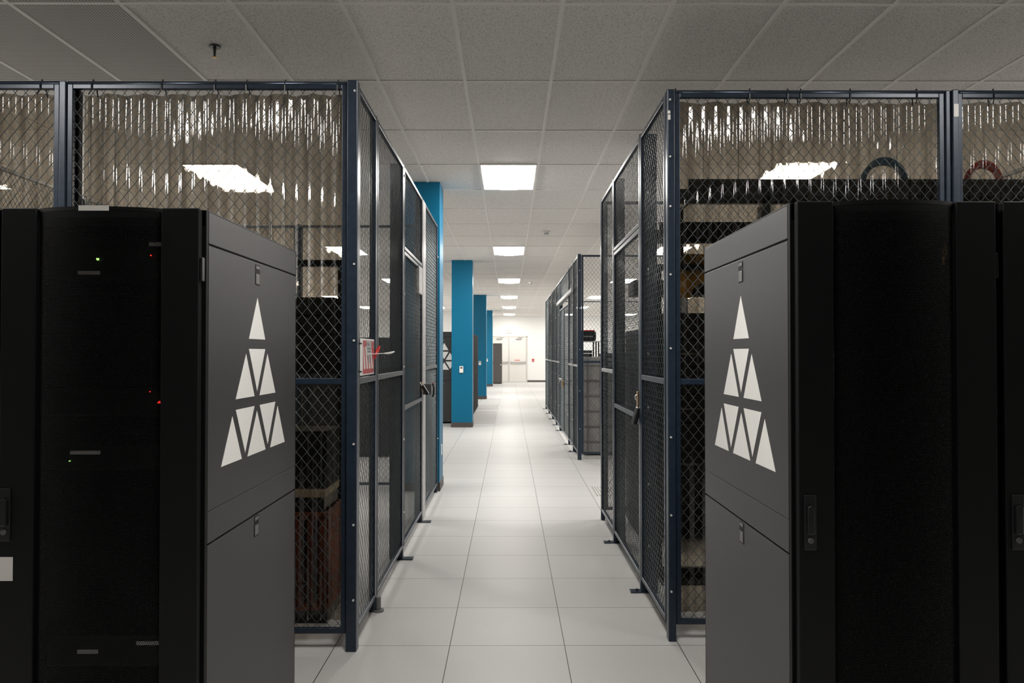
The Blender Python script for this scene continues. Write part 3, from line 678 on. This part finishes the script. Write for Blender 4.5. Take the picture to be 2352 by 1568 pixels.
g.build('blue_lines', 'ink', t)
for (y, z) in ((ya+0.02, za+0.02), (ya+0.02, zb-0.03), (yb-0.02, za+0.02), (yb-0.02, zb-0.03)): MB().box(sx-0.01, sx+0.003, y-0.022, y+0.004, z, z+0.006).build('cable_tie', 'plastic', t)
t = thing('wand', 'white plastic tie end with a red tag poking out beside the sign', 'tag', (-0.76, 4.6, 1.55))
MB().tube([(-0.783, 4.25, 1.548), (-0.772, 4.5, 1.550), (-0.745, 4.62, 1.552)], 0.0022).build('stem', 'white', t)
MB().tube([(-0.745, 4.62, 1.552), (-0.735, 4.66, 1.552), (-0.715, 4.68, 1.556), (-0.700, 4.70, 1.562)], [0.004, 0.006, 0.007, 0.004]).build('tip', 'white', t, smooth=True)
MB().tube([(-0.784, 4.50, 1.52), (-0.776, 4.53, 1.565), (-0.766, 4.55, 1.59), (-0.772, 4.56, 1.57), (-0.780, 4.54, 1.545)], [0.004, 0.010, 0.008, 0.008, 0.004]).build('ribbon', 'red', t, smooth=True)
for (lb, x0, x1, z0, z1, y) in (('upper small white label at the top of the right cage corner post', 0.859, 0.874, 2.855, 2.872, 4.1795), ('lower small white label on the right cage corner post', 0.860, 0.875, 2.822, 2.850, 4.1795), ('white label on the second post of the right cage front', 2.418, 2.444, 2.84, 2.91, 4.1795)):
    tag(MB().box(x0, x1, y-0.0008, y, z0, z1).build('post_label', 'label'), lb, 'label', 'white labels on the right cage posts')

# ------------------------------------------------------------------ inside the left cage
def cabinet(label, x0, y0, w, d, h, grp):
    t = thing('equipment_cabinet', label, 'cabinet', (x0+w/2, y0+d/2, 0), grp)
    MB().box(x0, x0+w, y0+0.03, y0+d, 0.03, h).build('body', 'gear', t, 0.006)
    MB().box(x0+0.02, x0+w-0.02, y0, y0+0.028, 0.05, h-0.02).build('door', 'black', t, 0.005)
    for fx in (x0+0.05, x0+w-0.05):
        for fy in (y0+0.08, y0+d-0.06): disc(MB(), fx, fy, 0, 0.02, 0.03).build('foot', 'foot', t)
    MB().box(x0+w*0.12, x0+w*0.15, y0-0.012, y0, 0.95, 1.10).build('handle', 'plastic', t, 0.003)
    return t
cabinet('black cabinet inside the left cage, middle one', -2.32, 5.02, 0.60, 1.05, 1.90, 'cabinets inside the left cage')
cabinet('black cabinet inside the left cage, outermost one', -2.94, 5.02, 0.60, 1.05, 1.90, 'cabinets inside the left cage')
def box_unit(name, label, cat, x0, x1, y0, y1, z0, z1, m, face='plastic', grp=None, ports=0, pm='latch'):
    t = thing(name, label, cat, ((x0+x1)/2, (y0+y1)/2, z0), grp)
    MB().box(x0, x1, y0+0.012, y1, z0, z1).build('case', m, t, 0.004)
    MB().box(x0+0.008, x1-0.008, y0, y0+0.012, z0+0.006, z1-0.006).build('front', face, t, 0.002)
    if ports:
        MB().box(x0+0.03, x0+0.03+(x1-x0)*0.5, y0-0.003, y0, (z0+z1)/2-0.006, (z0+z1)/2+0.006).build('port_strip', pm, t)
    return t
# crate stack and white cabinet beside the post, low
t = thing('plastic_crate', 'rusty orange slatted crate low behind the left cage mesh', 'crate', (-1.30, 4.6, 0))
g = MB()
for i in range(8): a = -1.56+0.067*i; g.box(a, a+0.032, 4.44, 4.46, 0.10, 0.62)
g.box(-1.56, -1.04, 4.46, 4.86, 0.08, 0.11).box(-1.56, -1.04, 4.44, 4.465, 0.60, 0.64).box(-1.56, -1.04, 4.44, 4.465, 0.08, 0.12).box(-1.56, -1.54, 4.46, 4.86, 0.10, 0.64).box(-1.06, -1.04, 4.46, 4.86, 0.10, 0.64).box(-1.56, -1.04, 4.84, 4.86, 0.10, 0.64)
g.build('slats', 'pallet', t, 0.004)
MB().box(-1.55, -1.05, 4.47, 4.83, 0.0, 0.08).build('skid', 'plastic', t, 0.004)
t = thing('storage_box', 'black box with a pale lid edge standing on the orange crate', 'box', (-1.3, 4.6, 0.64))
MB().box(-1.53, -1.07, 4.47, 4.83, 0.642, 0.72).build('body', 'plastic', t, 0.006)
MB().box(-1.54, -1.06, 4.455, 4.84, 0.722, 0.765).build('lid', 'carton', t, 0.005)
t = thing('server_stack', 'pair of black servers on a shelf stand behind the left cage mesh', 'server', (-1.3, 4.65, 0.77))
MB().box(-1.54, -1.06, 4.50, 4.84, 0.767, 0.95).build('lower_server', 'gear', t, 0.004)
MB().box(-1.54, -1.06, 4.50, 4.84, 0.955, 1.10).build('upper_server', 'gear', t, 0.004)
MB().box(-1.50, -1.34, 4.492, 4.50, 1.01, 1.045).build('name_plate', 'carton', t, 0.001)

# ------------------------------------------------------------------ inside the right cage
def relay_rack(label, x0, y0, zlo, zhi, n, w=0.50, cage='right', spans=None):
    t = thing('relay_rack', label, 'open rack', (x0+w/2, y0, 0), 'open racks inside the %s cage' % cage)
    MB().box(x0, x0+0.035, y0, y0+0.08, 0.01, 2.13).build('upright', 'black', t, 0.003)
    MB().box(x0+w-0.035, x0+w, y0, y0+0.08, 0.01, 2.13).build('upright', 'black', t, 0.003)
    MB().box(x0, x0+w, y0-0.16, y0+0.26, 0, 0.012).box(x0, x0+w, y0-0.02, y0-0.005, 0.012, 0.08).build('base', 'black', t, 0.003)
    MB().box(x0, x0+w, y0, y0+0.08, 2.131, 2.17).build('top_bar', 'black', t, 0.003)
    dz = (zhi-zlo)/n
    for i in range(n):
        a = zlo+dz*i
        box_unit('rack_unit', 'black unit, %s from the bottom of the %s' % (['first', 'second', 'third', 'fourth', 'fifth', 'sixth', 'seventh'][i], label), 'equipment', x0+0.036, x0+w-0.036, y0-0.10, y0+0.42, a+0.002, a+dz-0.004, 'gear', grp='equipment in the %s cage racks' % cage, ports=6 if i % 2 else 0, pm='foot')
    return t
relay_rack('open rack nearest the aisle, right cage', 1.02, 5.35, 0.52, 1.83, 7)
relay_rack('open rack second from aisle, right cage', 1.56, 5.35, 0.45, 1.90, 7)
relay_rack('outermost open rack, right cage', 2.10, 5.35, 0.45, 1.90, 7)
cabinet('black cabinet at the back of the right cage', 1.08, 6.45, 0.6, 0.75, 1.75, 'cabinets inside the right cage')
relay_rack('open rack inside the left cage', -1.66, 5.10, 1.42, 1.92, 4, w=0.56, cage='left')
box_unit('power_unit', 'black power unit on the floor under the left cage open rack', 'power unit', -1.62, -1.14, 5.02, 5.5, 0.09, 0.75, 'gear')
# overhead ladder trays
def tray(label, x0, x1, y0, y1, z):
    t = thing('cable_tray', label, 'cable tray', ((x0+x1)/2, (y0+y1)/2, z), 'cable trays over the right cage')
    for y in (y0, y1): MB().box(x0, x1, y-0.012, y+0.012, z-0.05, z+0.05).build('side_rail', 'black', t, 0.003)
    g = MB(); n = int((x1-x0)/0.25)
    for i in range(n): a = x0+0.1+0.25*i; g.box(a, a+0.03, y0+0.012, y1-0.012, z-0.02, z)
    g.build('rungs', 'black', t)
    for sx_ in (1.08, 1.62, 2.16):
        sx_ += 0.12 if z > 2.5 else 0
        g = MB().box(sx_-0.01, sx_+0.01, 5.355, 5.375, 2.171, z-0.051)
        if z > 2.5: g.box(sx_-0.01, sx_+0.01, y0-0.01, 5.375, z-0.066, z-0.051)
        else: g.box(sx_-0.01, sx_+0.01, 5.355, y1, z-0.066, z-0.051)
        g.build('support', 'black', t)
    return t
tray('upper black cable tray across the right cage', 1.15, 3.85, 4.95, 5.25, 2.62)
tray('lower black cable tray across the right cage', 1.05, 3.85, 5.40, 5.75, 2.42)
t = thing('cable_duct', 'black overhead duct at the back of the right cage', 'cable duct', (2.4, 6.35, 2.02))
MB().box(1.0, 3.85, 6.2, 6.5, 2.02, 2.14).build('trunk', 'black', t, 0.006)
for a in (1.6, 3.2): MB().tube([(a, 6.35, 2.14), (a, 6.35, ZC)], 0.005).build('hanger_rod', 'galv', t)
t = thing('fibre_duct', 'yellow fibre duct elbow high in the right cage', 'cable duct', (1.5, 6.0, 2.1))
MB().box(1.28, 1.95, 5.95, 6.15, 2.10, 2.32).build('trough', 'yellow', t, 0.02)
MB().tube([(1.8, 6.05, 2.3), (1.8, 6.05, ZC)], 0.005).build('hanger_rod', 'galv', t)
MB().tube([(1.40, 6.0, 2.12), (1.36, 5.98, 2.06), (1.36, 5.98, 1.98)], [0.07, 0.06, 0.05], 12).build('downspout', 'yellow', t, smooth=True)
def arc(label, name, x0, x1, y, zb, hgt, m):
    t = thing(name, label, 'cable', ((x0+x1)/2, y, zb), 'cable loops over the right cage tray')
    for k in range(4):
        pts_ = []
        for i in range(15):
            a = math.pi*i/14; pts_.append(((x0+x1)/2-(x1-x0)/2*math.cos(a)+0.008*k, y+0.018*(k % 2), zb+(hgt+0.012*k)*math.sin(a)**0.8))
        pts_ = [(p[0], p[1], p[2]+0.018) for p in pts_]
        MB().tube(pts_, 0.014, 8).build('cable', m, t, smooth=True)
arc('dark blue cable loop arching over the tray in the right cage', 'cable_loop', 2.33, 2.62, 5.10, 2.62, 0.17, 'cblue')
arc('dark red cable loop arching over the tray behind the outer right bay', 'cable_loop', 3.02, 3.25, 5.10, 2.62, 0.15, 'cred')
for k in range(4):
    cabinet('black cabinet standing behind the left cage, %s from the aisle' % ['first', 'second', 'third', 'fourth'][k], -2.36-0.62*k, 11.5, 0.60, 1.0, 1.78, 'black cabinets behind the left cage')

# ------------------------------------------------------------------ inside the farther right cage
for k in range(3):
    x0 = 1.12+0.72*k
    t = thing('grey_cabinet', 'low grey ribbed cabinet in the farther right cage, %s' % ['nearest the aisle', 'second from the aisle', 'outermost'][k], 'cabinet', (x0+0.35, 12.1, 0), 'grey cabinets in the farther right cage')
    MB().box(x0, x0+0.70, 11.70, 12.60, 0.02, 1.475).build('body', 'grey', t, 0.01)
    g = MB()
    for i in range(6): z = 0.20+0.23*i; g.box(x0+0.01, x0+0.69, 11.685, 11.70, z, z+0.02)
    for i in range(4): xx = x0+0.06+0.19*i; g.box(xx, xx+0.012, 11.69, 11.70, 0.04, 1.46)
    g.build('ribs', 'greydoor', t)
t = thing('equipment_stand', 'pale stand with dark rods on the grey cabinet nearest the aisle', 'stand', (1.23, 11.85, 1.477))
MB().box(1.09, 1.39, 11.74, 11.98, 1.477, 1.492).build('base', 'galv', t, 0.003)
for x in (1.098, 1.28, 1.32, 1.36): MB().tube([(x, 11.78, 1.492), (x, 11.78, 1.715)], 0.011).build('rod', 'gear', t)
MB().box(1.08, 1.39, 11.74, 11.98, 1.715, 1.730).build('top', 'galv', t, 0.003)
t = thing('router', 'dark rounded router with a red top on the equipment stand', 'router', (1.20, 11.85, 1.731), 'gear on the grey cabinets')
MB().box(1.08, 1.32, 11.74, 12.0, 1.731, 1.88).build('case', 'gear', t, 0.03, seg=4)
MB().box(1.10, 1.30, 11.76, 11.98, 1.881, 1.898).build('lid', 'red', t, 0.006)
MB().box(1.13, 1.27, 11.736, 11.74, 1.79, 1.81).build('port_strip', 'foot', t)
for z, l, m_ in ((1.493, 'lower flat switch between the rods of the equipment stand', 'gear'), (1.545, 'upper flat pale switch between the rods of the equipment stand', 'galv')):
    box_unit('network_switch', l, 'network switch', 1.115, 1.262, 11.76, 11.97, z, z+0.046, m_, 'gear', 'gear on the grey cabinets', 5)
box_unit('network_switch', 'wide flat switch lying on the grey cabinet right of the equipment stand', 'network switch', 1.42, 1.78, 11.78, 12.2, 1.477, 1.54, 'gear', 'gear', 'gear on the grey cabinets', 6)
# grey cabinet in front of the double doors
t = thing('metal_cabinet', 'tall plain dark grey cabinet with a white knob in front of the double doors', 'cabinet', (-0.6, 38.7, 0))
MB().box(-0.82, -0.37, 38.42, 38.95, 0.03, 2.01).build('body', 'greydoor', t, 0.005)
MB().box(-0.80, -0.39, 38.45, 38.92, 0, 0.03).build('plinth', 'plastic', t)
MB().box(-0.81, -0.38, 38.40, 38.418, 0.05, 2.0).build('door', 'greydoor', t, 0.004)
m_ = MB(); disc(m_, -0.43, 38.35, 0.94, 0.03, 0.05, 'y'); m_.build('knob', 'white', t, 0.01)
